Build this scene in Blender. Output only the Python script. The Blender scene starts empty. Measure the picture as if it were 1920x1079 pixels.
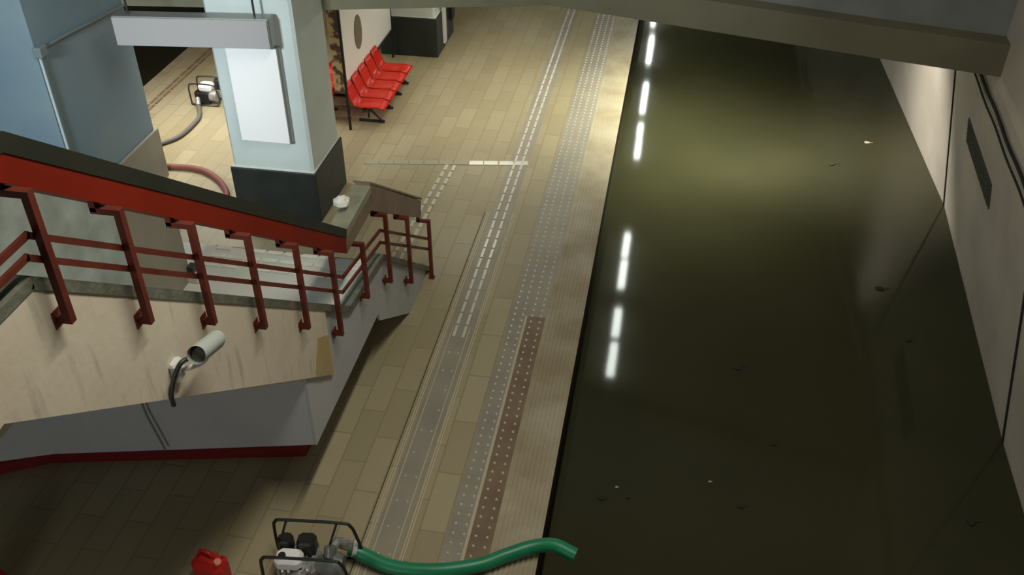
import bpy, math, random
from mathutils import Vector, Matrix
random.seed(7)
S = 1.4                      # metres per layout unit
scn = bpy.context.scene
col = scn.collection

# ------------------------------------------------------------ camera
P, YAW = math.radians(36.25), math.radians(9.91)
cd = bpy.data.cameras.new('camera'); cam = bpy.data.objects.new('camera', cd); col.objects.link(cam)
cd.sensor_width = 36; cd.lens = 36 * 1800 / 1920; cd.clip_start = .05; cd.clip_end = 300
cam.location = (0, 0, 6 * S); cam.rotation_euler = (math.pi / 2 - P, 0, YAW)
scn.camera = cam
# ------------------------------------------------------------ world, exposure
w = bpy.data.worlds.new('world'); scn.world = w; w.use_nodes = True
w.node_tree.nodes['Background'].inputs[0].default_value = (.75, .8, .7, 1)
w.node_tree.nodes['Background'].inputs[1].default_value = .05
vs = scn.view_settings
vs.view_transform = 'Standard'; vs.look = 'None'; vs.gamma = 1; vs.use_curve_mapping = False
vs.exposure = 0.0
LAMP_E = 27.0                # luminance of the tubes under the low ceiling

def area(name, loc, target, size, power, color, sy=None):
    l = bpy.data.lights.new(name, 'AREA'); l.shape = 'RECTANGLE'
    l.size = size * S; l.size_y = (sy or size) * S; l.energy = power * S * S; l.color = color
    o = bpy.data.objects.new(name, l); col.objects.link(o)
    o.location = Vector(loc) * S
    o.rotation_euler = (Vector(target) - Vector(loc)).to_track_quat('-Z', 'Y').to_euler()
    return o
# unseen area lights: the overhead hall lamp, then two added fills
h = area('unseen_hall_light', (-.5, 4.5, 6.85), (-1.6, 4.4, 0), .25, 185, (1, .95, .82), 3.8)
h.rotation_euler = (0, math.radians(14), 0)
area('unseen_hall_light', (-4.4, .3, 5.5), (-4.9, 9.0, 1.6), 1.0, 108, (.85, .95, 1), .8).data.spread = math.radians(70)  # added fill out of view, brightens the column fronts
area('platform_fill', (-3.4, -2.5, 1.9), (-3.4, 5, 1.3), 1.6, 40, (.95, .98, 1), .6)  # added fill behind the view, brightens the near face of the landing
# area lights added under the low ceiling, throwing their light downwards only
for x, y, sx, sy, pw, sp, c in ((.35, 12.6, .9, 2.6, 70, 96, (1, 1, .74)), (-2.2, 12.4, 2.2, 2.6, 27, 125, (1, .95, .8)), (-6.2, 10.9, 1.6, 1.8, 60, 130, (1, .96, .9))):
    h = area('downward_fill', (x, y, 2.16), (x, y, 0), sx, pw, c, sy); h.rotation_euler = (0, 0, 0); h.data.spread = math.radians(sp)

h = area('tunnel_wall_fill', (2.35, 12.6, 2.15), (3.5, 13.0, .2), .4, 85, (1, .94, .84), 5); h.data.spread = math.radians(90)  # added fill without a lamp body, brightens the far tunnel wall
# ------------------------------------------------------------ materials
def mat(name, c, rough=.6, metal=0, c2=None, scale=3, bump=0, bscale=30, emit=None, spec=None, contrast=(.35, .65)):
    m = bpy.data.materials.new(name); m.use_nodes = True
    nt = m.node_tree; b = nt.nodes['Principled BSDF']
    b.inputs['Base Color'].default_value = (*c, 1); b.inputs['Roughness'].default_value = rough
    b.inputs['Metallic'].default_value = metal
    if spec is not None: b.inputs['Specular IOR Level'].default_value = spec
    tc = nt.nodes.new('ShaderNodeTexCoord')
    if c2:
        n = nt.nodes.new('ShaderNodeTexNoise'); n.inputs['Scale'].default_value = scale / S
        n.inputs['Detail'].default_value = 5
        r = nt.nodes.new('ShaderNodeValToRGB')
        r.color_ramp.elements[0].position, r.color_ramp.elements[1].position = contrast
        r.color_ramp.elements[0].color = (*c, 1); r.color_ramp.elements[1].color = (*c2, 1)
        nt.links.new(tc.outputs['Object'], n.inputs['Vector'])
        nt.links.new(n.outputs['Fac'], r.inputs['Fac']); nt.links.new(r.outputs['Color'], b.inputs['Base Color'])
    if bump:
        n2 = nt.nodes.new('ShaderNodeTexNoise'); n2.inputs['Scale'].default_value = bscale / S
        bp = nt.nodes.new('ShaderNodeBump'); bp.inputs['Strength'].default_value = bump
        bp.inputs['Distance'].default_value = .02
        nt.links.new(tc.outputs['Object'], n2.inputs['Vector'])
        nt.links.new(n2.outputs['Fac'], bp.inputs['Height']); nt.links.new(bp.outputs['Normal'], b.inputs['Normal'])
    if emit:
        b.inputs['Emission Color'].default_value = (*c, 1); b.inputs['Emission Strength'].default_value = emit
    return m

def tile_mat(name, c1, c2, mortar, tw, th, rough=.35, msize=.012, stain=(.3, .24, .12), stain_f=.35):
    """floor tiles laid lengthwise along Y, with dirt and wet patches"""
    m = mat(name, c1, rough); nt = m.node_tree; b = nt.nodes['Principled BSDF']
    tc = nt.nodes.new('ShaderNodeTexCoord'); mp = nt.nodes.new('ShaderNodeMapping')
    mp.inputs['Rotation'].default_value = (0, 0, math.pi / 2)
    br = nt.nodes.new('ShaderNodeTexBrick')
    br.inputs['Scale'].default_value = 1 / S; br.inputs['Brick Width'].default_value = tw
    br.inputs['Row Height'].default_value = th; br.inputs['Mortar Size'].default_value = msize
    br.inputs['Color1'].default_value = (*c1, 1); br.inputs['Color2'].default_value = (*c2, 1)
    br.inputs['Mortar'].default_value = (*mortar, 1)
    n = nt.nodes.new('ShaderNodeTexNoise'); n.inputs['Scale'].default_value = .55; n.inputs['Detail'].default_value = 8
    r = nt.nodes.new('ShaderNodeValToRGB'); r.color_ramp.elements[0].position = .42; r.color_ramp.elements[1].position = .68
    r.color_ramp.elements[0].color = (0, 0, 0, 1); r.color_ramp.elements[1].color = (stain_f,) * 3 + (1,)
    mx = nt.nodes.new('ShaderNodeMix'); mx.data_type = 'RGBA'
    L = nt.links.new
    L(tc.outputs['Object'], mp.inputs['Vector']); L(mp.outputs['Vector'], br.inputs['Vector'])
    L(tc.outputs['Object'], n.inputs['Vector']); L(n.outputs['Fac'], r.inputs['Fac'])
    L(r.outputs['Color'], mx.inputs['Factor']); L(br.outputs['Color'], mx.inputs['A'])
    mx.inputs['B'].default_value = (*stain, 1); L(mx.outputs['Result'], b.inputs['Base Color'])
    mr = nt.nodes.new('ShaderNodeMapRange'); mr.inputs['To Min'].default_value = rough - .12; mr.inputs['To Max'].default_value = rough + .15
    L(n.outputs['Fac'], mr.inputs['Value']); L(mr.outputs['Result'], b.inputs['Roughness'])
    return m

M = {}
M['floor'] = tile_mat('floor_tiles', (.335, .29, .182), (.40, .35, .225), (.29, .24, .14), .62, .21, msize=.007)
M['bed'] = mat('track_bed', (.05, .045, .03), .9)
M['edge'] = mat('edge_concrete', (.42, .37, .27), .6, c2=(.30, .245, .15), scale=2.2, bump=.2)
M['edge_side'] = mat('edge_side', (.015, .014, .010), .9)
M['strip'] = mat('strip_grey', (.27, .25, .205), .35, c2=(.33, .30, .235), scale=2)
M['strip_brown'] = mat('strip_brown', (.17, .115, .07), .45, c2=(.24, .17, .11), scale=3)
M['stud'] = mat('stud_steel', (.66, .63, .54), .22, .1)
M['rib'] = mat('rib_yellow', (.50, .45, .32), .35)
M['white_tile'] = mat('white_wet_tile', (.78, .77, .70), .12, c2=(.66, .64, .56), scale=5)  # on the cross strip this white stands in for lamp glare
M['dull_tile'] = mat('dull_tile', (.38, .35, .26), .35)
M['tunnel'] = mat('tunnel_concrete', (.66, .60, .51), .75, c2=(.54, .49, .42), scale=1.1, bump=.3, bscale=14)
M['groove'] = mat('groove', (.03, .028, .02), .9)
M['fascia'] = mat('fascia', (.19, .18, .115), .7, c2=(.155, .148, .095), scale=1.5)
M['upper'] = mat('upper_wall', (.25, .265, .26), .8, c2=(.20, .21, .205), scale=2)
M['ceil'] = mat('ceiling_paint', (.55, .52, .42), .8, c2=(.42, .40, .32), scale=2)
M['col'] = mat('column_paint', (.60, .68, .65), .5, c2=(.55, .62, .60), scale=2)
M['col_blue'] = mat('column_blue', (.155, .235, .29), .5, c2=(.20, .27, .30), scale=1.2)
M['dado'] = mat('dado_dark', (.014, .019, .017), .5, c2=(.022, .028, .025), scale=4)
M['dado_taupe'] = mat('dado_taupe', (.26, .25, .20), .5, c2=(.22, .21, .17), scale=4)
M['trim_white'] = mat('trim_white', (.68, .70, .66), .5)
M['cream'] = mat('stringer_cream', (.70, .63, .50), .7, c2=(.64, .56, .44), scale=2.2, bump=.12, bscale=20)
def streaky(m, dark):
    nt = m.node_tree; b = nt.nodes['Principled BSDF']; old = b.inputs['Base Color'].links[0].from_socket
    tc = nt.nodes.new('ShaderNodeTexCoord'); mp = nt.nodes.new('ShaderNodeMapping'); mp.inputs['Scale'].default_value = (1, 7, .9)
    mp.inputs['Rotation'].default_value = (math.radians(-8), 0, 0)
    n = nt.nodes.new('ShaderNodeTexNoise'); n.inputs['Scale'].default_value = 1.6; n.inputs['Detail'].default_value = 4
    r = nt.nodes.new('ShaderNodeValToRGB'); r.color_ramp.elements[0].position = .58; r.color_ramp.elements[1].position = .75
    r.color_ramp.elements[0].color = (0, 0, 0, 1); r.color_ramp.elements[1].color = (.75, .75, .75, 1)
    mx = nt.nodes.new('ShaderNodeMix'); mx.data_type = 'RGBA'; L = nt.links.new
    L(tc.outputs['Object'], mp.inputs['Vector']); L(mp.outputs['Vector'], n.inputs['Vector']); L(n.outputs['Fac'], r.inputs['Fac'])
    L(r.outputs['Color'], mx.inputs['Factor']); L(old, mx.inputs['A']); mx.inputs['B'].default_value = (*dark, 1)
    L(mx.outputs['Result'], b.inputs['Base Color'])
streaky(M['cream'], (.40, .37, .30))
M['ochre'] = mat('ochre_stain', (.46, .33, .12), .7, c2=(.52, .42, .24), scale=4)
M['stain'] = mat('dirt_streak', (.40, .36, .28), .8, c2=(.47, .42, .33), scale=9)
M['landing'] = mat('landing_grey', (.50, .505, .52), .6, c2=(.44, .45, .46), scale=1.5)
M['curb'] = mat('curb_grey', (.17, .18, .14), .6, c2=(.11, .115, .08), scale=8, bump=.4)
M['step'] = mat('step_stone', (.56, .61, .54), .22, c2=(.66, .63, .57), scale=3)
M['red_skirt'] = mat('red_skirting', (.20, .012, .010), .5)
M['rail_red'] = mat('rail_red', (.22, .016, .004), .6, c2=(.18, .012, .003), scale=2)
M['rail_taupe'] = mat('rail_taupe', (.26, .19, .13), .5, c2=(.20, .13, .09), scale=3)
M['rail_cap'] = mat('rail_cap', (.024, .027, .020), .5, c2=(.034, .034, .026), scale=3)
M['cap_pale'] = mat('cap_olive', (.22, .22, .15), .35, c2=(.28, .27, .19), scale=5)
M['post'] = mat('post_maroon', (.15, .033, .02), .5, c2=(.11, .024, .016), scale=9)
M['parapet'] = mat('parapet_blue', (.42, .48, .45), .5, c2=(.28, .32, .29), scale=4)
M['parapet_taupe'] = mat('parapet_taupe', (.30, .27, .21), .6, c2=(.26, .235, .18), scale=3)
M['white'] = mat('white_panel', (.93, .93, .92), .4)
M['white_grey'] = mat('grey_white', (.62, .62, .60), .5)
M['cctv'] = mat('camera_shell', (.45, .50, .46), .5)
M['sign_face'] = mat('sign_face', (.37, .36, .36), .5)
M['dark'] = mat('dark_metal', (.03, .03, .028), .4)
M['black'] = mat('black_plastic', (.012, .013, .012), .45)
M['silver'] = mat('cast_alloy', (.50, .51, .50), .35, .5, c2=(.30, .31, .30), scale=14, bump=.3)
M['grey_metal'] = mat('grey_casting', (.26, .27, .26), .4, .4, c2=(.16, .17, .16), scale=10)
M['green'] = mat('hose_green', (.010, .24, .105), .38, c2=(.008, .20, .09), scale=6)
M['red_can'] = mat('red_plastic', (.50, .012, .008), .38)
M['red_seat'] = mat('seat_red', (.66, .022, .008), .25)
M['seat_slot'] = mat('seat_slot', (.62, .17, .09), .5)
M['hose_grey'] = mat('hose_grey', (.13, .13, .11), .6)
M['hose_red'] = mat('hose_red', (.22, .07, .055), .6)
M['steel'] = mat('dull_steel', (.3, .3, .28), .4, .7)
M['lens'] = mat('lens', (.11, .10, .085), .2)
M['leaf'] = mat('leaf_dark', (.02, .018, .01), .8)
M['leaf_pale'] = mat('leaf_pale', (.5, .48, .38), .7)
M['cable'] = mat('cable_black', (.012, .012, .010), .7)
M['vent'] = mat('vent_grey', (.075, .08, .065), .7)
M['conduit'] = mat('conduit', (.44, .52, .53), .5)
M['conduit_dark'] = mat('conduit_dark', (.16, .20, .20), .6)
M['brown_emblem'] = mat('brown_emblem', (.20, .17, .12), .6)
M['poster'] = mat('poster_pattern', (.60, .45, .24), .6, c2=(.10, .06, .04), scale=9, contrast=(.45, .55))
M['cream_metal'] = mat('cream_metal', (.7, .68, .6), .5)
M['tube'] = mat('lamp_tube', (.93, 1, .92), .4, emit=LAMP_E)
M['tube_warm'] = mat('lamp_tube_warm', (1, .92, .72), .4, emit=LAMP_E * .4)
for k in ('rail_cap', 'post', 'rail_red'): M[k].node_tree.nodes['Principled BSDF'].inputs['Specular IOR Level'].default_value = .2
# murky flood water: opaque silt colour under a smooth surface
M['water'] = mat('flood_water', (.048, .047, .023), .07, c2=(.038, .038, .020), scale=.4, bump=.03, bscale=2.2)
M['water'].node_tree.nodes['Principled BSDF'].inputs['IOR'].default_value = 1.33

# ------------------------------------------------------------ mesh builder
class MB:
    def __init__(s): s.v, s.f, s.m, s.sm = [], [], [], []
    def add(s, vs, fs, mi=0, smooth=False):
        n = len(s.v); s.v += [tuple(v) for v in vs]
        for f in fs: s.f.append(tuple(i + n for i in f)); s.m.append(mi); s.sm.append(smooth)
        return s
    def box(s, a, b, mi=0, T=None):
        x0, y0, z0 = a; x1, y1, z1 = b
        vs = [(x0, y0, z0), (x1, y0, z0), (x1, y1, z0), (x0, y1, z0), (x0, y0, z1), (x1, y0, z1), (x1, y1, z1), (x0, y1, z1)]
        if T: vs = [T @ Vector(v) for v in vs]
        return s.add(vs, [(0, 3, 2, 1), (4, 5, 6, 7), (0, 1, 5, 4), (1, 2, 6, 5), (2, 3, 7, 6), (3, 0, 4, 7)], mi)
    def cbox(s, a, b, ch, mi=0, T=None):
        """box with chamfered vertical and top edges"""
        x0, y0, z0 = a; x1, y1, z1 = b
        def ring(i, z): return [(x0 + i + ch, y0 + i, z), (x1 - i - ch, y0 + i, z), (x1 - i, y0 + i + ch, z), (x1 - i, y1 - i - ch, z),
                                (x1 - i - ch, y1 - i, z), (x0 + i + ch, y1 - i, z), (x0 + i, y1 - i - ch, z), (x0 + i, y0 + i + ch, z)]
        rs = [ring(ch * .6, z0), ring(0, z0 + ch), ring(0, z1 - ch), ring(ch * .6, z1)]
        vs = [p for r in rs for p in r]
        if T: vs = [T @ Vector(v) for v in vs]
        fs = [tuple(range(7, -1, -1)), tuple(range(24, 32))]
        for k in range(3):
            for i in range(8): fs.append((k * 8 + i, k * 8 + (i + 1) % 8, k * 8 + 8 + (i + 1) % 8, k * 8 + 8 + i))
        return s.add(vs, fs, mi)
    def prism(s, poly, a, b, axis='x', mi=0):
        """poly extruded along axis: x -> poly is (y,z); z -> (x,y); y -> (x,z)"""
        def pt(p, t):
            return (t, p[0], p[1]) if axis == 'x' else (p[0], p[1], t) if axis == 'z' else (p[0], t, p[1])
        n = len(poly)
        vs = [pt(p, a) for p in poly] + [pt(p, b) for p in poly]
        fs = [tuple(range(n)), tuple(range(2 * n - 1, n - 1, -1))] + [(i, i + n, (i + 1) % n + n, (i + 1) % n) for i in range(n)]
        return s.add(vs, fs, mi)
    def tube(s, pts, r, seg=10, mi=0, cap=True, radii=None, smooth=True):
        pts = [Vector(p) for p in pts]; n = len(pts); vs = []; u = None
        for i, p in enumerate(pts):
            t = (pts[min(i + 1, n - 1)] - pts[max(i - 1, 0)]).normalized()
            if u is None: u = t.orthogonal().normalized()
            u = (u - t * u.dot(t)).normalized(); v = t.cross(u); rr = radii[i] if radii else r
            for k in range(seg):
                a = 2 * math.pi * k / seg; vs.append(p + (u * math.cos(a) + v * math.sin(a)) * rr)
        fs = [(i * seg + k, i * seg + (k + 1) % seg, (i + 1) * seg + (k + 1) % seg, (i + 1) * seg + k) for i in range(n - 1) for k in range(seg)]
        s.add(vs, fs, mi, smooth)
        if cap: s.add(vs, [tuple(range(seg - 1, -1, -1)), tuple(range((n - 1) * seg, n * seg))], mi)
        return s
    def bar(s, a, b, w, h, mi=0):
        """rectangular bar from a to b, w sideways, h upright"""
        a, b = Vector(a), Vector(b); t = (b - a).normalized()
        side = t.cross(Vector((0, 0, 1)))
        side = side.normalized() if side.length > 1e-4 else Vector((1, 0, 0))
        up = side.cross(t).normalized(); vs = []
        for p in (a, b):
            for i, j in ((-1, -1), (1, -1), (1, 1), (-1, 1)): vs.append(p + side * i * w / 2 + up * j * h / 2)
        return s.add(vs, [(0, 3, 2, 1), (4, 5, 6, 7), (0, 1, 5, 4), (1, 2, 6, 5), (2, 3, 7, 6), (3, 0, 4, 7)], mi)
    def build(s, name, mats, parent=None, origin=None):
        if not isinstance(mats, (list, tuple)): mats = [mats]
        me = bpy.data.meshes.new(name)
        if origin is None:
            if parent is not None: origin = Vector(parent.get('_o', (0, 0, 0)))
            else:
                xs, ys, zs = zip(*s.v)
                origin = Vector(((min(xs) + max(xs)) / 2, (min(ys) + max(ys)) / 2, min(zs)))
        o3 = Vector(origin)
        me.from_pydata([(Vector(v) - o3) * S for v in s.v], [], s.f)
        for mt in mats: me.materials.append(mt)
        for p, mi, sm in zip(me.polygons, s.m, s.sm): p.material_index = mi; p.use_smooth = sm
        me.update()
        import bmesh
        bm = bmesh.new(); bm.from_mesh(me)
        if len(s.v) < 20000: bmesh.ops.recalc_face_normals(bm, faces=bm.faces)
        bm.to_mesh(me); bm.free()
        o = bpy.data.objects.new(name, me); col.objects.link(o)
        if parent is not None: o.parent = parent
        else: o.location = o3 * S
        return o
def smooth_path(pts, n=8):
    pts = [Vector(p) for p in pts]; q = [pts[0] * 2 - pts[1]] + pts + [pts[-1] * 2 - pts[-2]]; out = []
    for i in range(1, len(q) - 2):
        for k in range(n):
            t = k / n; a, b, c, d = q[i - 1:i + 3]
            out.append(.5 * ((2 * b) + (c - a) * t + (2 * a - 5 * b + 4 * c - d) * t * t + (3 * b - a - 3 * c + d) * t ** 3))
    return out + [pts[-1]]
def tag(o, label=None, cat=None, group=None, kind=None):
    if label: o['label'] = label
    if cat: o['category'] = cat
    if group: o['group'] = group
    if kind: o['kind'] = kind
    return o
def thing(name, loc, label, cat, group=None):
    o = bpy.data.objects.new(name, None); col.objects.link(o); o.empty_display_size = .1
    o.location = Vector(loc) * S; o['_o'] = tuple(float(x) for x in loc)
    return tag(o, label, cat, group)
def struct(name, mb, m): return tag(mb.build(name, m), kind='structure')
def copy_tree(o, parent=None):
    c = o.copy(); col.objects.link(c); c.parent = parent
    for ch in list(o.children): copy_tree(ch, c)
    return c

# ------------------------------------------------------------ setting
EX, LX, WZ = -.61, -7.62, -.6          # right and left platform edges, water level
Y0, Y1 = -3.0, 46.0
b = MB(); b.box((LX, Y0, -1.5), (EX - .37, Y1, 0)); struct('floor', b, M['floor'])
b = MB()                                # platform edge with ribbed top and dark side
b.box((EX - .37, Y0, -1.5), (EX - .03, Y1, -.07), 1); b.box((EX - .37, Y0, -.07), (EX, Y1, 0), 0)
for i in range(9):
    x = EX - .345 + i * .038; b.box((x, Y0, 0), (x + .021, Y1, .009), 0)
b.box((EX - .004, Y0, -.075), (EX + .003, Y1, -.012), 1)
struct('trim_1', b, [M['edge'], M['edge_side']])
b = MB(); b.box((EX - .1, Y0, -1.6), (3.9, Y1, -1.5)); b.box((-11.9, Y0, -1.6), (LX + .1, Y1, -1.5)); struct('floor_track', b, M['bed'])
WP = [(3.47, -3), (3.47, 6.35), (3.49, 7.21), (3.74, 11.65), (3.55, 16.54), (3.5, 46)]
wl = [(-11.69, LX - .0), (EX - .03, 3.9)]
for i, (xa, xb) in enumerate(wl):
    e = .004
    pl = [(xa, Y0 + e), (xb, Y0 + e), (xb, Y1 - e), (xa, Y1 - e)] if i == 0 else [(xa, Y0 + e)] + [(x - e, min(max(y, Y0 + e), Y1 - e)) for x, y in WP] + [(xa, Y1 - e)]
    b = MB(); b.prism(pl, WZ - .5, WZ, 'z')
    wo = b.build('flood_water', M['water'])
    tag(wo, ('dark flood water filling the track bed on the far left side of the platform',
             'murky brown flood water filling the track bed right of the platform, with lamp reflections')[i], 'water', kind='stuff')
# left platform edge
b = MB(); b.box((LX - .02, Y0, -.07), (LX + .12, Y1, .006)); struct('trim_2', b, M['edge'])

# tactile strips -------------------------------------------------
def stud(b, x, y, r=.017, h=.012, z=0, mi=1):
    vs = [(x + r * math.cos(a), y + r * math.sin(a), z) for a in [k * math.pi / 3 for k in range(6)]]
    vs += [(x + r * .6 * math.cos(a), y + r * .6 * math.sin(a), z + h) for a in [k * math.pi / 3 for k in range(6)]]
    b.add(vs, [tuple(range(6, 12))] + [(k, (k + 1) % 6, 6 + (k + 1) % 6, 6 + k) for k in range(6)], mi)
b = MB()                                # four rows of studs near the edge
b.box((-1.345, 2.5, 0), (-1.19, Y1, .004), 0); b.box((-1.19, 7.6, 0), (-.985, Y1, .004), 0)
b.box((-1.165, 2.5, 0), (-.985, 7.6, .004), 2)
b.box((-1.19, 2.5, 0), (-1.165, 7.6, .006), 3)
y = 3.4
while y < 24:
    for x in (-1.30, -1.215, -1.12, -1.03): stud(b, x, y, .013 if y < 9 else .016, .010, .004)
    if y > 3.4 and y < 24: pass
    y += .098
struct('trim_3', b, [M['strip'], M['stud'], M['strip_brown'], M['rib']])
b = MB()                                # guiding strip further in
b.box((-1.905, 2.5, 0), (-1.665, Y1, .003), 0)
for x in (-1.945, -1.925, -1.645, -1.625): b.box((x - .006, 2.5, 0), (x + .006, 9.5, .008), 2)
b.box((-1.985, 2.5, 0), (-1.978, 9.5, .002), 3)
y = 3.4
while y < 7.3:
    if random.random() < .85: stud(b, -1.825, y, .011, .009, .003)
    if random.random() < .85: stud(b, -1.735, y, .011, .009, .003)
    y += .27
for x in (-1.70, -1.87): b.box((x - .005, 2.5, .003), (x + .005, 7.3, .009), 2)
y = 7.15
while y < 24:
    for x in (-1.835, -1.74): b.box((x - .014, y, .003), (x + .014, y + .17, .013), 1)
    y += .2
struct('trim_4', b, [M['strip'], M['stud'], M['rib'], M['groove']])
b = MB()                                # short strip leading to the foot of the stair
y = 8.35
while y < 10.45:
    for x in (-2.80, -2.70): b.box((x - .02 + (y - 8.4) * .06, y, 0), (x + .02 + (y - 8.4) * .06, y + .13, .012), 0)
    y += .17
struct('trim_5', b, [M['stud']])
b = MB()                                # cross strip of tiles, lamp reflection painted in as whiter ones
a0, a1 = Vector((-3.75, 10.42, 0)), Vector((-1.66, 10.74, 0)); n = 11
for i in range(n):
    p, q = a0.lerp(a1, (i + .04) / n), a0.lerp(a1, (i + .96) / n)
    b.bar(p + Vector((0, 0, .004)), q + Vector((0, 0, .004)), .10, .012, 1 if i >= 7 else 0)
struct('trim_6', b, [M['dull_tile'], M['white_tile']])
b = MB()                                # left side strip
y = 7.0
while y < 20:
    for x in (-7.27, -7.19): b.box((x - .018, y, 0), (x + .018, y + .2, .010), 0)
    y += .24
struct('trim_7', b, [M['strip_brown']])

# tunnel walls ---------------------------------------------------
LEAN = .18
pts = [(3.47, -3), (3.47, 6.35), (3.49, 7.21), (3.74, 11.65), (3.55, 16.54), (3.5, 46)]
def wall(name, pts, sgn=1, top=7.0):
    b = MB()
    prof = [(-1.5, LEAN * .9), (2.1, -LEAN * 2.7), (top, -LEAN * 2.7), (top, .6), (-1.5, .6)]
    vs = []; n = len(prof)
    for (x, y) in pts:
        for (z, d) in prof: vs.append((sgn * (x + d) if sgn > 0 else -8.2 - (x + d), y, z))
    fs = [(i * n + k, (i + 1) * n + k, (i + 1) * n + (k + 1) % n, i * n + (k + 1) % n) for i in range(len(pts) - 1) for k in range(n)]
    b.add(vs, fs)
    struct(name, b, M['tunnel'])
wall('wall_right', pts); wall('wall_left', [(3.5, -3), (3.5, 46)], -1)
def wx(y, z):                           # wall surface x at (y, z)
    for (xa, ya), (xb, yb) in zip(pts, pts[1:]):
        if ya <= y <= yb: return xa + (xb - xa) * (y - ya) / (yb - ya) - LEAN * (min(z, 2.1) + .6)
b = MB()                                # open joints between the wall panels
for yj in (7.21, 11.65):
    b.bar((wx(yj, -.7) - .0, yj, -.7), (wx(yj, 2.1) - .0, yj, 2.1), .03, .03)
struct('trim_8', b, M['groove'])
b = MB(); b.box((-11.9, Y1, -1.5), (3.9, Y1 + .3, 2.4)); struct('wall_back', b, M['tunnel'])
b = MB(); b.box((-11.9, Y0 - .3, -1.5), (4.1, Y0, 7.3)); struct('wall_front', b, M['upper'])
# low ceiling, fascia beam and the wall over it -------------------
FP = [(-11.6, 9.0), (-3.876, 9.852), (-1.4, 10.436), (2.044, 9.52), (3.2, 9.24)]
b = MB(); b.prism([(x, y + .05) for x, y in FP] + [(3.2, Y1), (-11.6, Y1)], 2.24, 2.5, 'z'); struct('ceiling', b, M['ceil'])
b = MB(); FB = [(x, y + .28) for x, y in reversed(FP)]
b.prism(FP + FB, 2.2, 2.52, 'z')
for z in (2.28, 2.36, 2.44):            # ridges of the left part
    b.prism([(x, y - .02) for x, y in FP[:2]] + [(x, y) for x, y in reversed(FP[:2])], z, z + .035, 'z')
struct('trim_9', b, M['fascia'])
b = MB(); b.prism([(x, y + .22) for x, y in FP] + [(x, y + .45) for x, y in reversed(FP)], 2.5, 7.0, 'z'); struct('wall_upper', b, M['upper'])
b = MB(); b.box((-11.9, Y0 - .3, 7.0), (4.1, 11, 7.2)); struct('ceiling_upper', b, M['upper'])

b = MB(); b.box((-7.6, -3, 3.4), (-3.98, 2.9, 3.8)); struct('light_block_slab', b, M['upper'])  # unseen slab added to keep the column fill off the floor below
# ------------------------------------------------------------ lamps under the low ceiling
def lamp(x, y0, y1, m, label, cross=False, group=None):
    t = thing('ceiling_lamp', (x, y0, 2.14), label, 'lamp', group)
    L = y1 - y0
    h = MB(); d = MB()
    if cross:
        h.cbox((x, y0 - .08, 2.17), (x + L, y0 + .08, 2.235), .01); d.cbox((x + .02, y0 - .06, 2.13), (x + L - .02, y0 + .06, 2.172), .012)
    else:
        h.cbox((x - .08, y0, 2.17), (x + .08, y1, 2.235), .01); d.cbox((x - .055, y0 + .02, 2.13), (x + .055, y1 - .02, 2.172), .012)
    h.build('housing', M['white_grey'], t); d.build('diffuser', m, t)
    return t
segs = [(10.64, 11.44), (11.57, 12.32), (12.84, 13.70), (13.78, 14.55), (17.35, 18.2), (18.27, 18.9), (19.44, 21.0), (22.2, 23.9), (24.7, 26.2)]
for i, (ya, yb) in enumerate(segs):
    lamp(-.405 - .011 * (ya - 10.6), ya, yb, M['tube'], 'ceiling tube lamp mirrored as the ' + ('lowest', 'second lowest', 'third lowest', 'fourth lowest', 'middle', 'fourth highest', 'third highest', 'second highest', 'topmost')[i] + ' bright bar in the flood water', group='tube lamps over the right platform edge')
for x, y, wh in ((-3.3, 11.9, 'above the red seats facing the track'), (-3.55, 14.35, 'above the far column with dark base'), (-3.3, 18.5, 'beyond the far column, over the small red bench'),
                 (-6.6, 10.5, 'over the curved hoses on the left platform'), (-6.6, 12.6, 'above the small far pump'), (-6.6, 15.5, 'over the left platform edge behind the far pump')):
    lamp(x, y, y + 1.1, M['tube_warm'], 'crosswise ceiling lamp ' + wh, True, 'crosswise lamps under the platform ceiling')

# ------------------------------------------------------------ staircase
st = thing('staircase', (-3.1, 5.6, 0), 'cream sided concrete staircase with a middle landing coming down to the platform', 'staircase')
SX, SL = -2.38, -3.85                   # right and left sides of the steps
def steps(y0, z0, y1, z1, n, thick):
    prof = []; dy, dz = (y1 - y0) / n, (z0 - z1) / n
    for i in range(n): prof += [(y0 + i * dy, z0 - i * dz), (y0 + i * dy, z0 - (i + 1) * dz)]
    prof = [(y0, z0)] + [q for i in range(n) for q in ((y0 + i * dy, z0 - (i + 1) * dz), (y0 + (i + 1) * dy, z0 - (i + 1) * dz))]
    return prof
p1 = steps(2.6, 3.80, 5.65, 1.22, 14, .4)
b = MB(); b.prism([(-2.6, 3.80)] + p1 + [(5.65, 1.0), (5.3, 1.0), (2.35, 3.36), (-2.6, 3.3)], SL, SX); b.build('upper_flight', M['step'], st)
p2 = steps(6.6, 1.22, 8.1, .0, 7, .4)
b = MB(); b.prism([(6.6, .60)] + p2 + [(7.5, -.0), (6.6, .62)], SL, SX); b.build('lower_flight', M['step'], st)
b = MB(); b.box((SL, 5.3, .75), (SX, 6.6, 1.215)); 
b.box((SL - .4, 5.66, 1.0), (SL, 6.6, 1.215))
# pale warning tiles at both ends of the landing
for yy in (5.70, 5.84, 6.28, 6.42, 6.54):
    for i in range(9):
        x = SL + .03 + i * .16
        if random.random() < .9: b.box((x, yy, 1.214), (x + .135, yy + .05, 1.228), 1)
b.build('landing', [M['step'], M['white_tile']], st)
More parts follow.
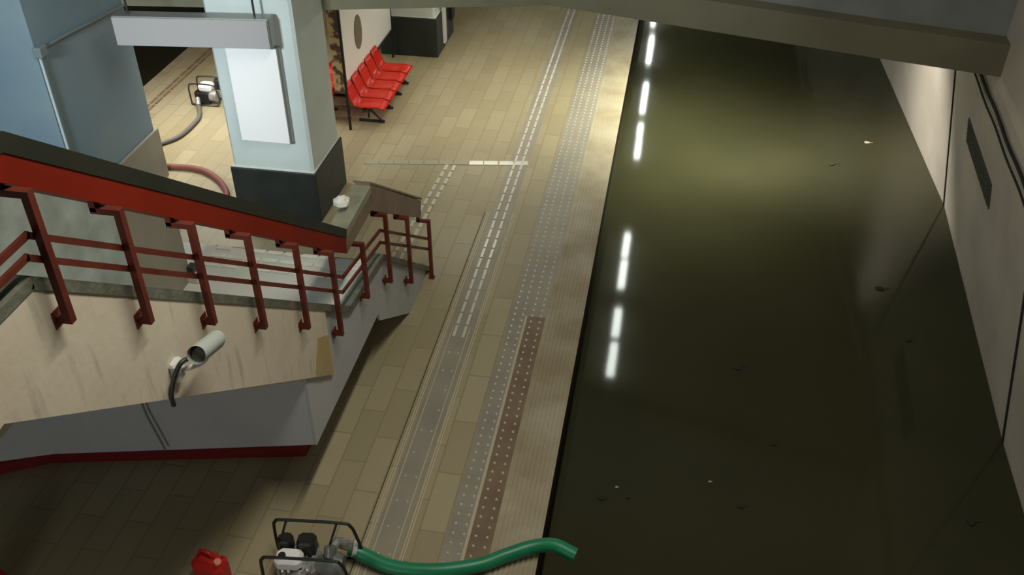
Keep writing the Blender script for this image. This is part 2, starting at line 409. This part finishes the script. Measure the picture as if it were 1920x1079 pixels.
# lower body of the landing, its near face turned a little
poly = [(SX - .001, 4.86), (SX - .001, 6.53), (-5.2, 6.53), (-5.2, 4.05), (-4.64, 4.29), (-4.285, 4.43)]
b = MB(); b.prism(poly, .70, 1.20, 'z'); b.build('landing_body', M['landing'], st)
b = MB(); b.prism([(SX - .001, 4.861), (SX - .001, 5.1), (-5.2, 5.1), (-5.2, 4.05), (-4.64, 4.29), (-4.285, 4.43)], 1.20, 1.5, 'z'); b.build('landing_body', M['landing'], st)
b = MB()                                # side wall of landing and lower flight
b.prism([(4.86, .62 + .08), (4.86, 1.72), (5.3, 1.66), (5.80, 1.30), (6.70, 1.20), (8.22, .03), (7.45, 0.0), (6.55, .60), (6.53, .70)], SX, -2.36)
b.build('landing_side', M['landing'], st)
# cream stringer
b = MB(); b.prism([(-2.6, 3.82), (2.63, 3.82), (5.32, 1.68), (5.32, 1.02), (2.25, 3.44), (2.0, 3.42), (-2.6, 3.36)], SX, -2.34)
b.build('cream_stringer', M['cream'], st)
b = MB(); b.prism([(5.0, 1.33), (5.12, 1.55), (5.318, 1.42), (5.318, 1.025), (5.0, 1.27)], -2.342, -2.338)
ob = b.build('ochre_stain', M['ochre'], st)
b = MB()                                # grey curb along the top of the side
cp = [(-2.6, 3.84), (2.63, 3.84), (5.80, 1.31), (6.72, 1.20), (8.22, .03)]
for (ya, za), (yb, zb) in zip(cp, cp[1:]): b.bar((-2.375, ya, za - .012), (-2.375, yb, zb - .012), .085, .05)
b.build('curb', M['curb'], st)
# wall under the landing with red skirting
def shift(p, d): return (p[0], p[1] + d)
uw = [(-2.75, 5.42), (-2.75, 6.5), (-5.4, 6.5), (-5.4, 4.62), (-4.81, 4.98)]
b = MB(); b.prism(uw, .0, .70, 'z'); b.build('under_wall', M['landing'], st)
uk = [(-2.72, 5.36), (-2.72, 6.5), (-2.76, 6.5), (-2.76, 5.41), (-4.82, 4.99), (-5.4, 4.66), (-5.4, 4.59), (-4.80, 4.92)]
b = MB(); b.prism(uk, 0, .11, 'z'); b.build('red_skirting', M['red_skirt'], st)
b = MB(); b.tube([(-3.52, 4.555, 1.4), (-3.50, 4.56, 1.1), (-3.44, 4.57, .75)], .008, 6); b.build('thin_pipe', M['conduit_dark'], st)
# left parapet of the upper flight
b = MB(); b.prism([(-2.6, 4.75), (2.55, 4.75), (5.42, 2.46), (5.42, 1.2), (2.4, 3.6), (-2.6, 3.6)], SL - .12, SL); b.build('left_parapet', M['parapet'], st)
b = MB(); b.prism([(5.42, 2.46), (6.08, 2.0), (6.08, 1.2), (5.42, 1.2)], SL - .12, SL + .012); b.build('parapet_end', M['parapet_taupe'], st)
b = MB(); b.box((SL + .0, 6.02, 1.22), (SL + .10, 6.12, 1.30), 0); b.box((SL + .01, 6.04, 1.30), (SL + .07, 6.12, 1.36), 1); b.build('corner_bracket', [M['white_grey'], M['dark']], st)

# ------------------------------------------------------------ railing
rl = thing('stair_railing', (-2.28, 5.4, 0), 'red and taupe box handrail on maroon posts along the right side of the stair', 'railing')
def board(y0, z0, y1, z1, h, x0, x1, y0b=None, y1b=None):
    return [(y0, z0), (y1, z1), (y1b if y1b is not None else y1, z1 - h), (y0b if y0b is not None else y0, z0 - h)]
XB, XA = -2.345, -2.47
b = MB(); b.prism([(2.72, 4.345), (5.93, 1.90), (5.91, 1.765), (2.66, 4.255)], XA, XB); b.build('handrail_board', M['rail_red'], rl)
b = MB(); b.prism([(-2.6, 4.345), (2.72, 4.345), (2.66, 4.255), (-2.6, 4.255)], XA, XB); b.build('handrail_board', M['rail_red'], rl)
b = MB(); b.prism([(5.93, 1.90), (6.60, 1.91), (6.565, 1.765), (5.91, 1.765)], XA, XB); b.build('handrail_board', M['rail_taupe'], rl)
b = MB(); b.prism([(6.60, 2.0), (8.07, .965), (8.03, .785), (6.565, 1.765)], XA, XB); b.build('handrail_board', M['rail_taupe'], rl)
b = MB(); b.prism([(-2.6, 4.345), (2.72, 4.345), (5.93, 1.90), (5.955, 1.965), (2.76, 4.41), (-2.6, 4.41)], XA - .02, XB + .005); b.build('handrail_cap', M['rail_cap'], rl)
b = MB(); b.prism([(5.93, 1.90), (6.60, 1.91), (6.60, 1.98), (5.955, 1.965)], XA - .02, XB + .005); b.build('handrail_cap', M['cap_pale'], rl)
b = MB(); b.prism([(6.60, 2.0), (8.09, .965), (8.10, .98), (6.60, 2.02)], XA - .02, XB + .005); b.build('handrail_cap', M['rail_taupe'], rl)
PX = -2.285
posts = [(2.70, 4.19, 3.59), (3.195, 3.79, 3.20), (3.725, 3.37, 2.78), (4.27, 2.935, 2.32), (4.875, 2.455, 1.84), (5.445, 2.03, 1.325), (6.10, 1.73, 1.20), (6.73, 1.61, .91), (7.35, 1.165, .46), (8.09, .72, .0), (1.75, 4.22, 3.6), (.7, 4.22, 3.6)]
def under(y):
    return (4.255 if y < 2.66 else 4.255 - (y - 2.66) * .7662 if y < 5.91 else 1.765 if y < 6.565 else 1.765 - (y - 6.565) * .669) - .018
for y, zt, zb in posts:
    zt = under(y)
    b = MB(); w = .017
    b.box((PX - w, y - w, zb), (PX + w, y + w, zt))
    b.box((XA + .06, y - w, zt - .03), (PX - w, y + w, zt))                 # bracket under the handrail
    b.box((XA + .06, y - w, zt - .02), (XA + .09, y + w, zt + .03))
    if zb > .1:
        b.box((-2.36, y - w, zb), (PX - w, y + w, zb + .03)); b.box((-2.345, y - .03, zb - .025), (-2.335, y + .03, zb + .055))
    else: b.box((PX - .03, y - .03, 0), (PX + .03, y + .03, .01))
    b.build('post', M['post'], rl)
for path in ([(-2.6, 4.03), (2.66, 4.03), (5.68, 1.705), (6.64, 1.52), (8.12, .475)], [(-2.6, 3.955), (2.62, 3.955), (5.64, 1.59), (6.62, 1.41), (8.12, .345)]):
    b = MB()
    for (ya, za), (yb, zb) in zip(path, path[1:]):
        t = Vector((0, yb - ya, zb - za)).normalized() * .008
        b.bar((-2.312, ya - t.y, za - t.z), (-2.312, yb + t.y, zb + t.z), .016, .028)
    b.build('middle_rail', M['post'], rl)
b = MB()                                # crumpled bag on the turn of the handrail
rnd = random.Random(3); vs, fs = [], []
for i in range(6):
    for k in range(10):
        a = 2 * math.pi * k / 10; ph = math.pi * i / 5; r = .045 * (1 + .35 * rnd.random())
        vs.append((-2.56 + r * math.sin(ph) * math.cos(a) * 1.2, 6.22 + r * 1.3 * math.sin(ph) * math.sin(a), 2.0 - .045 + .045 - r * math.cos(ph) * .9 - .02))
for i in range(5):
    for k in range(10): fs.append((i * 10 + k, i * 10 + (k + 1) % 10, (i + 1) * 10 + (k + 1) % 10, (i + 1) * 10 + k))
b.add(vs, fs); b.build('left_bag', M['white']) if False else None
bg = b.build('crumpled_bag', M['white_tile']); bg.location.x += .10 * S; bg.location.z += (1.992 - min(v[2] for v in vs)) * S
tag(bg, 'small crumpled white bag lying on the turn of the handrail', 'bag')

# ------------------------------------------------------------ columns
def column(x0, x1, y0, y1, dz, label, mats, top=2.24, ledge=True):
    t = thing('column', ((x0 + x1) / 2, (y0 + y1) / 2, 0), label, 'column')
    b = MB(); b.cbox((x0, y0, dz - .02), (x1, y1, top), .03); b.build('shaft', mats[0], t)
    b = MB(); b.cbox((x0 - .03, y0 - .03, 0), (x1 + .03, y1 + .03, dz), .008)
    b.build('dado', mats[1], t)
    if ledge:
        b = MB(); b.cbox((x0 - .015, y0 - .015, dz), (x1 + .015, y1 + .015, dz + .015), .004); b.build('ledge', M['trim_white'], t)
    return t
c1 = column(-4.80, -3.84, 8.98, 9.86, .63, 'grey green column with dark base behind the landing, carrying a blank white panel', (M['col'], M['dado']), 6.98)
c2 = column(-7.35, -6.1, 7.93, 9.66, .65, 'broad pale blue column at the left above the handrail', (M['col_blue'], M['dado_taupe']), 6.98, False)
c3 = column(-4.49, -3.63, 13.9, 14.95, .62, 'far column with dark base beyond the red seats', (M['col'], M['dado']), 2.24)
b = MB(); b.cbox((-3.60, 14.2, .1), (-3.55, 14.32, 1.6), .01); b.build('downpipe', M['white_grey'], c3)
b = MB(); b.box((-3.61, 14.7, .3), (-3.55, 14.9, 1.9)); b.build('black_strip', M['black'], c3)
# conduit on the left column
cn = thing('conduit', (-6.06, 8.6, 1.2), 'thin conduit with a bend running over the left blue column', 'pipe')
b = MB(); b.tube([(-6.07, 7.96, .9), (-6.07, 7.96, 2.30)], .014, 8); b.build('riser', M['conduit'], cn)
b = MB(); b.tube([(-6.07, 8.04, 2.33), (-6.07, 8.3, 2.32), (-6.07, 9.6, 2.21)], .016, 8); b.build('run', M['conduit_dark'], cn)
b = MB(); b.cbox((-6.10, 7.92, 2.27), (-6.02, 8.05, 2.38), .01); b.build('bend_box', M['conduit_dark'], cn)
# blank panel on the front of the middle column
pn = thing('wall_panel', (-4.3, 8.94, 1.0), 'blank upright white panel on the front of the middle column', 'sign')
b = MB(); b.cbox((-4.60, 8.90, 1.02), (-4.01, 8.975, 2.13), .008); b.build('frame', M['steel'], pn)
b = MB(); b.cbox((-4.59, 8.885, 1.03), (-4.03, 8.905, 2.12), .004); b.build('face', M['white'], pn)
# hanging sign box
hs = thing('hanging_sign', (-4.75, 8.7, 2.17), 'long blank pale sign box hanging between the left and middle columns', 'sign')
b = MB(); b.cbox((-5.60, 8.66, 2.19), (-3.99, 8.82, 2.50), .01); b.build('box', M['steel'], hs)
b = MB(); b.box((-5.59, 8.645, 2.20), (-4.01, 8.665, 2.49)); b.build('face', M['sign_face'], hs)
for x in (-4.15, -5.45):
    b = MB(); b.tube([(x, 8.74, 2.49), (x, 8.74, 6.99)], .012, 8); b.build('hanger', M['dark'], hs)

hs.rotation_euler = (0, 0, .11); hs.location.y -= .02
# ------------------------------------------------------------ display board and seats
db = thing('display_board', (-4.3, 12.5, 0), 'white standing display board with a brown oval mark behind the red seats', 'board')
b = MB(); b.box((-4.34, 11.5, .46), (-4.29, 13.75, 2.1)); b.build('panel', M['white'], db)
b = MB(); n = 24
vs = [(-4.286, 12.2 + .16 * math.cos(2 * math.pi * k / n), 1.02 + .24 * math.sin(2 * math.pi * k / n)) for k in range(n)] + [(-4.282, 12.2 + .16 * math.cos(2 * math.pi * k / n), 1.02 + .24 * math.sin(2 * math.pi * k / n)) for k in range(n)]
b.add(vs, [tuple(range(n)), tuple(range(n, 2 * n))] + [(k, (k + 1) % n, n + (k + 1) % n, n + k) for k in range(n)]); b.build('oval_mark', M['brown_emblem'], db)
b = MB(); b.box((-4.30, 11.48, .44), (-4.265, 13.78, .475)); b.build('bottom_rail', M['black'], db)
for (x, y) in ((-4.2, 11.27), (-4.3, 13.77)):
    b = MB(); b.box((x - .015, y - .015, 0), (x + .015, y + .015, 2.15)); b.build('upright', M['black'], db)
b = MB(); b.box((-4.36, 11.27, .55), (-4.215, 11.29, 2.1)); b.build('poster', M['poster'], db)

def seat_shell(yc, sgn):
    """one bucket seat: front lip, hollow pan and upright back, x grows to the front"""
    prof = [(.02, .245, .0), (.0, .275, .0), (.10, .285, .012), (.22, .268, .02), (.36, .268, .02), (.43, .30, .015), (.47, .38, .012), (.505, .48, .010), (.53, .565, .004)]
    vs = []; nw = 8; th = .018
    W = .135
    for side in (0, 1):
        for j, (dx, z, cup) in enumerate(prof):
            ww = W * (1 if j < 7 else .96 if j == 7 else .82)
            for k in range(nw + 1):
                u = -1 + 2 * k / nw
                dz = cup * (u * u) * 1.3
                vs.append((-3.74 - dx - (cup * u * u * .0), yc + ww * u, z + dz - (th if side and j < 5 else 0)) if j < 5 else
                          (-3.74 - dx - (th if side else 0) + cup * u * u, yc + ww * u, z))
    R = len(prof); C = nw + 1; fs = []
    for side in (0, 1):
        o = side * R * C
        for j in range(R - 1):
            for k in range(nw): fs.append((o + j * C + k, o + j * C + k + 1, o + (j + 1) * C + k + 1, o + (j + 1) * C + k))
    o = R * C
    for j in range(R - 1):
        for k in (0, nw): fs.append((j * C + k, (j + 1) * C + k, o + (j + 1) * C + k, o + j * C + k))
    for k in range(nw):
        for j in (0, R - 1): fs.append((j * C + k, j * C + k + 1, o + j * C + k + 1, o + j * C + k))
    b = MB(); b.add(vs, fs, 0, True); return b
def bench(ys, label):
    t = thing('seat_row', (-4.0, sum(ys) / len(ys), 0), label, 'bench')
    for yc in ys:
        s = seat_shell(yc, 1).build('seat', M['red_seat'], t)
        b = MB()
        for k in (-1.5, -.5, .5, 1.5):
            y = yc + k * .05
            b.bar((-4.195, y, .36), (-4.232, y, .50), .014, .006)
        b.build('back_slots', M['seat_slot'], s)
    b = MB(); b.box((-4.05, ys[0] - .12, .205), (-4.0, ys[-1] + .12, .245)); b.build('beam', M['dark'], t)
    for y in (ys[0] + .02, ys[1] + .15, ys[-2] + .0, ys[-1] + .08):
        b = MB(); b.tube([(-4.02, y, .21), (-4.02, y, .06), ], .016, 8)
        b.bar((-4.16, y, .02), (-3.80, y, .02), .03, .03); b.bar((-4.02, y, .21), (-3.83, y, .03), .022, .022)
        b.build('leg', M['dark'], t)
    return t
bench([11.53 + i * .305 for i in range(5)], 'row of joined red plastic seats facing the track in front of the white board')
bk = bench([11.53 + i * .305 for i in range(5)], 'row of joined red seats seen edge-on behind the display board, facing the left track')
bk.rotation_euler = (0, 0, math.pi); bk.location = Vector((-4.72, 12.11, 0)) * S
# far reddish seat row on the platform beyond the last column
bf = thing('seat_row', (-3.3, 17.4, 0), 'small red bench far down the platform past the last column', 'bench')
for i in range(4):
    y = 17.0 + i * .3
    b = MB(); b.cbox((-3.55, y, .22), (-3.15, y + .27, .27), .012); b.cbox((-3.60, y, .25), (-3.55, y + .27, .55), .012); b.build('seat', M['red_seat'], bf)
for y in (17.1, 18.0):
    b = MB(); b.box((-3.4, y, 0), (-3.35, y + .04, .22)); b.build('leg', M['dark'], bf)

# ------------------------------------------------------------ wall things on the right
vt = thing('wall_vent', (wx(10.0, .9), 10.0, .7), 'long narrow dark vent plate in the concrete tunnel wall', 'vent')
def wp(y, z, d=0): return (wx(y, z) - d, y, z)
def wplate(b, y0, y1, z0, z1, d0, d1, mi=0, n=1):
    q = []
    for d in (d0, d1): q += [wp(y0, z0, d), wp(y1, z0, d), wp(y1, z1, d), wp(y0, z1, d)]
    b.add(q, [(0, 1, 2, 3), (4, 5, 6, 7), (0, 1, 5, 4), (1, 2, 6, 5), (2, 3, 7, 6), (3, 0, 4, 7)], mi)
b = MB(); wplate(b, 8.98, 10.5, .91, 1.19, -.02, .012); b.build('plate', M['vent'], vt)
b = MB()
for k in range(6):
    z = .925 + k * .045; wplate(b, 9.01, 10.47, z, z + .018, .008, .02)
b.build('slats', M['vent'], vt)
for i, (zc, lb) in enumerate(((1.93, 'upper of the two black cables along the tunnel wall'), (1.79, 'lower of the two black cables along the tunnel wall'))):
    b = MB(); b.tube([wp(7.5 + k * .25, zc + .012 * math.sin(k * 1.3), .03) for k in range(60)], .017 if i == 0 else .011, 6)
    tag(b.build('wall_cable', M['cable']), lb, 'cable', 'cables along the tunnel wall')

# ------------------------------------------------------------ CCTV camera on the stringer
cc = thing('security_camera', (-2.3, 3.35, 2.7), 'white tubular security camera with cable fixed to the cream stair side', 'camera')
A, B_ = Vector((-2.178, 3.54, 2.82)), Vector((-2.12, 3.27, 2.96)); d = (B_ - A).normalized()
b = MB(); b.tube([A, B_], .040, 16); b.build('housing', M['cctv'], cc)
b = MB(); b.tube([A - d * .01 + Vector((0, 0, .016)), B_ + d * .05 + Vector((0, 0, .016))], .046, 16, cap=False); b.build('sun_shield', M['cctv'], cc)
b = MB(); b.tube([B_, B_ + d * .012], .036, 16); b.build('lens', M['lens'], cc)
b = MB(); b.tube(smooth_path([(-2.165, 3.44, 2.85), (-2.22, 3.44, 2.76), (-2.28, 3.38, 2.76), (-2.335, 3.36, 2.77)], 4), .014, 8)
b.cbox((-2.345, 3.31, 2.70), (-2.30, 3.40, 2.82), .012); b.build('bracket', M['white_grey'], cc)
b = MB(); b.tube(smooth_path([(-2.25, 3.40, 2.82), (-2.27, 3.33, 2.84), (-2.30, 3.29, 2.78), (-2.32, 3.27, 2.71), (-2.33, 3.262, 2.66), (-2.33, 3.26, 2.60)], 5), .013, 8); b.build('cable', M['dark'], cc)

# ------------------------------------------------------------ water pump in the foreground
pm = thing('water_pump', (-2.2, 4.2, 0), 'portable petrol water pump in a black tube frame at the platform foreground', 'pump')
def frame_loop(y, name):
    x0, x1, z1 = -2.54, -1.93, .42
    p = [(x0 + .05, y, .02), (x0, y, .08), (x0, y, z1 - .08), (x0 + .02, y, z1 - .02), (x0 + .08, y, z1), (x1 - .10, y, z1), (x1 - .03, y, z1 - .03), (x1, y, z1 - .12), (x1 + .03, y, .12), (x1 + .0, y, .04), (x1 - .06, y, .02)]
    p2 = smooth_path(p, 5) + [Vector(p[0])]
    b = MB(); b.tube(p2, .0125, 8); b.build(name, M['black'], pm)
frame_loop(4.37, 'frame_tube'); frame_loop(4.03, 'frame_tube')
for x in (-2.40, -2.08):
    b = MB(); b.tube([(x, 4.03, .03), (x, 4.37, .03)], .012, 8); b.build('frame_crossbar', M['black'], pm)
b = MB(); b.tube([(-2.44, 4.37, .41), (-2.47, 4.25, .30), (-2.48, 4.2, .1)], .009, 6); b.build('frame_brace', M['black'], pm)
b = MB(); b.tube([(-2.06, 4.37, .415), (-2.10, 4.28, .30), (-2.12, 4.2, .12)], .009, 6); b.build('frame_brace', M['black'], pm)
b = MB(); b.cbox((-2.50, 4.05, .02), (-2.12, 4.34, .06), .01); b.build('engine_base', M['red_can'], pm)
b = MB(); b.cbox((-2.47, 4.08, .06), (-2.18, 4.32, .22), .03)
for k in range(6): b.box((-2.45 + k * .045, 4.06, .10), (-2.435 + k * .045, 4.34, .24))
b.build('engine_block', M['silver'], pm)
b = MB(); b.cbox((-2.47, 4.06, .22), (-2.27, 4.2, .335), .03); b.build('fuel_tank', M['white'], pm)
b = MB(); b.tube([(-2.41, 4.11, .33), (-2.41, 4.11, .352)], .028, 12); b.build('fuel_cap', M['black'], pm)
b = MB(); b.cbox((-2.48, 4.21, .22), (-2.37, 4.31, .375), .025); b.build('air_filter', M['black'], pm)
b = MB(); b.cbox((-2.335, 4.20, .22), (-2.20, 4.32, .37), .022)
b.build('muffler', M['black'], pm)
b = MB(); b.tube([(-2.30, 4.02, .16), (-2.30, 4.08, .16)], .075, 18); b.tube([(-2.30, 4.00, .16), (-2.30, 4.02, .16)], .045, 14); b.build('recoil_starter', M['silver'], pm)
b = MB(); b.tube([(-2.18, 4.18, .17), (-2.05, 4.18, .17)], .10, 20, radii=[.07, .105]); b.tube([(-2.05, 4.18, .17), (-1.99, 4.18, .17)], .10, 20, radii=[.105, .08])
b.tube([(-2.09, 4.2, .25), (-2.09, 4.24, .31)], .045, 14); b.build('pump_housing', M['grey_metal'], pm)
b = MB(); b.tube([(-2.09, 4.25, .25), (-2.07, 4.34, .25), (-2.0, 4.37, .2)], .035, 12); b.tube([(-2.05, 4.36, .20), (-1.93, 4.385, .12)], .04, 14); b.build('outlet', M['silver'], pm)
b = MB(); b.tube([(-1.975, 4.378, .125), (-1.945, 4.382, .115)], .064, 16); b.build('hose_clamp', M['white_grey'], pm)
hp = smooth_path([(-2.01, 4.40, .125), (-1.90, 4.385, .09), (-1.66, 4.335, .062), (-1.34, 4.36, .062), (-1.03, 4.46, .068), (-.85, 4.575, .072), (-.66, 4.68, .085), (-.50, 4.735, .07), (-.33, 4.70, .035)], 8)
b = MB(); b.tube(hp, .055, 16, cap=False); b.tube(hp, .047, 16, cap=False)
n = len(hp)
tag(b.build('water_hose', M['green']), 'thick green hose from the pump reaching over the platform edge', 'hose')

pm.rotation_euler = (0, 0, .10)
# red petrol cans
def can(x, y, label, rot=0):
    t = thing('jerry_can', (x, y, 0), label, 'jerry can', 'red jerry cans')
    def q(v): return v
    b = MB(); b.cbox((x - .13, y - .08, 0), (x + .13, y + .08, .27), .035)
    b.add([(x - .095, y - .06, .262), (x + .095, y - .06, .262), (x + .095, y + .06, .262), (x - .095, y + .06, .262), (x - .05, y - .045, .315), (x + .085, y - .045, .29), (x + .085, y + .045, .29), (x - .05, y + .045, .315)],
          [(4, 5, 6, 7), (0, 1, 5, 4), (1, 2, 6, 5), (2, 3, 7, 6), (3, 0, 4, 7)]); b.build('body', M['red_can'], t)
    b = MB(); b.tube(smooth_path([(x - .06, y, .30), (x - .05, y, .35), (x + .02, y, .345), (x + .05, y, .29)], 4), .013, 8); b.build('handle', M['red_can'], t)
    b = MB(); b.tube([(x + .085, y - .02, .275), (x + .10, y - .025, .315)], .026, 12); b.build('cap', M['seat_slot'], t)
    t.rotation_euler = (0, 0, rot); return t
can(-2.945, 4.02, 'red plastic petrol can beside the pump frame', -.15)
can(-4.475, 3.60, 'red plastic can just entering the picture at the lower left corner', .3)

# ------------------------------------------------------------ left platform: second pump and hoses
p2 = thing('suction_pump', (-6.45, 11.75, 0), 'small pump with a white tank standing far off between the two columns', 'pump')
for y in (11.62, 11.88):
    b = MB(); b.tube(smooth_path([(-6.66, y, .02), (-6.66, y, .28), (-6.58, y, .33), (-6.34, y, .33), (-6.26, y, .28), (-6.26, y, .02), (-6.66, y, .02)], 4), .012, 6); b.build('frame_tube', M['dark'], p2)
b = MB(); b.cbox((-6.62, 11.64, .02), (-6.40, 11.86, .19), .02); b.build('engine', M['black'], p2)
b = MB(); b.cbox((-6.56, 11.66, .19), (-6.36, 11.84, .29), .03); b.build('fuel_tank', M['white'], p2)
b = MB(); b.cbox((-6.36, 11.78, .18), (-6.26, 11.88, .34), .02); b.build('muffler', M['black'], p2)
b = MB(); b.tube([(-6.40, 11.72, .12), (-6.30, 11.72, .12)], .08, 14); b.tube([(-6.55, 11.6, .12), (-6.5, 11.5, .06)], .035, 10); b.build('pump_housing', M['silver'], p2)
b = MB(); b.tube(smooth_path([(-6.50, 11.50, .05), (-6.40, 11.3, .035), (-6.35, 11.08, .035), (-6.37, 10.66, .035), (-6.50, 10.42, .035), (-6.8, 10.1, .035), (-7.2, 9.85, .035)], 6), .03, 8)
tag(b.build('suction_hose', M['hose_grey']), 'thin grey hose curving from the far pump behind the left column', 'hose')
b = MB(); b.tube(smooth_path([(-6.7, 9.80, .04), (-6.15, 9.82, .04), (-5.9, 9.835, .04), (-5.66, 9.793, .04), (-5.42, 9.644, .04), (-5.24, 9.464, .04), (-5.11, 9.25, .04), (-5.05, 8.9, .04)], 6), .037, 8)
tag(b.build('suction_hose', M['hose_red']), 'reddish brown hose curving on the floor between the two columns', 'hose')

# ------------------------------------------------------------ leaves floating on the water
deb = [(2.66, 9.57, .07, 0, 'round dark clump of leaves floating near the tunnel wall'), (1.01, 7.88, .065, 0, 'dark leaf floating in the middle of the water'),
       (1.33, 6.8, .03, 0, 'tiny dark leaf floating right of the middle'), (1.01, 5.98, .045, 0, 'dark curled leaf floating in the lower middle'),
       (-.21, 5.86, .04, 0, 'dark leaf floating close to the platform edge above the hose end'), (.02, 5.9, .02, 0, 'tiny leaf next to the one by the platform edge'),
       (2.99, 6.14, .06, 0, 'dark leaf floating low by the tunnel wall'), (2.85, 8.64, .028, 0, 'small dark leaf below the round clump'),
       (2.39, 12.54, .07, 0, 'flat dark leaf floating far up the water'), (2.96, 13.29, .05, 1, 'pale scrap floating far up near the tunnel wall'),
       (-.09, 6.01, .016, 1, 'tiny pale scrap above the leaves by the platform edge'), (.74, 6.22, .018, 1, 'tiny pale scrap left of the curled leaf')]
for x, y, r, pale, lb in deb:
    b = MB(); n = 9; top = []
    rr = [r * (.55 + .5 * random.random()) for _ in range(n)]
    ring = lambda z, f: [(x + rr[k] * f * math.cos(2 * math.pi * k / n), y + rr[k] * f * .8 * math.sin(2 * math.pi * k / n), z + .003 * math.sin(k * 2.1)) for k in range(n)]
    vs = ring(WZ + .0035, 1) + ring(WZ + .012, .95)
    b.add(vs, [tuple(range(n - 1, -1, -1)), tuple(range(n, 2 * n))] + [(k, (k + 1) % n, n + (k + 1) % n, n + k) for k in range(n)])
    b.bar((x + rr[0] * .7, y, WZ + .003), (x + r * 1.5, y + r * .3, WZ + .004), .004, .004)
    tag(b.build('floating_scrap' if pale else 'floating_leaf', M['leaf_pale' if pale else 'leaf']), lb, 'scrap' if pale else 'leaf')
for o in bpy.data.objects:
    if '_o' in o: del o['_o']
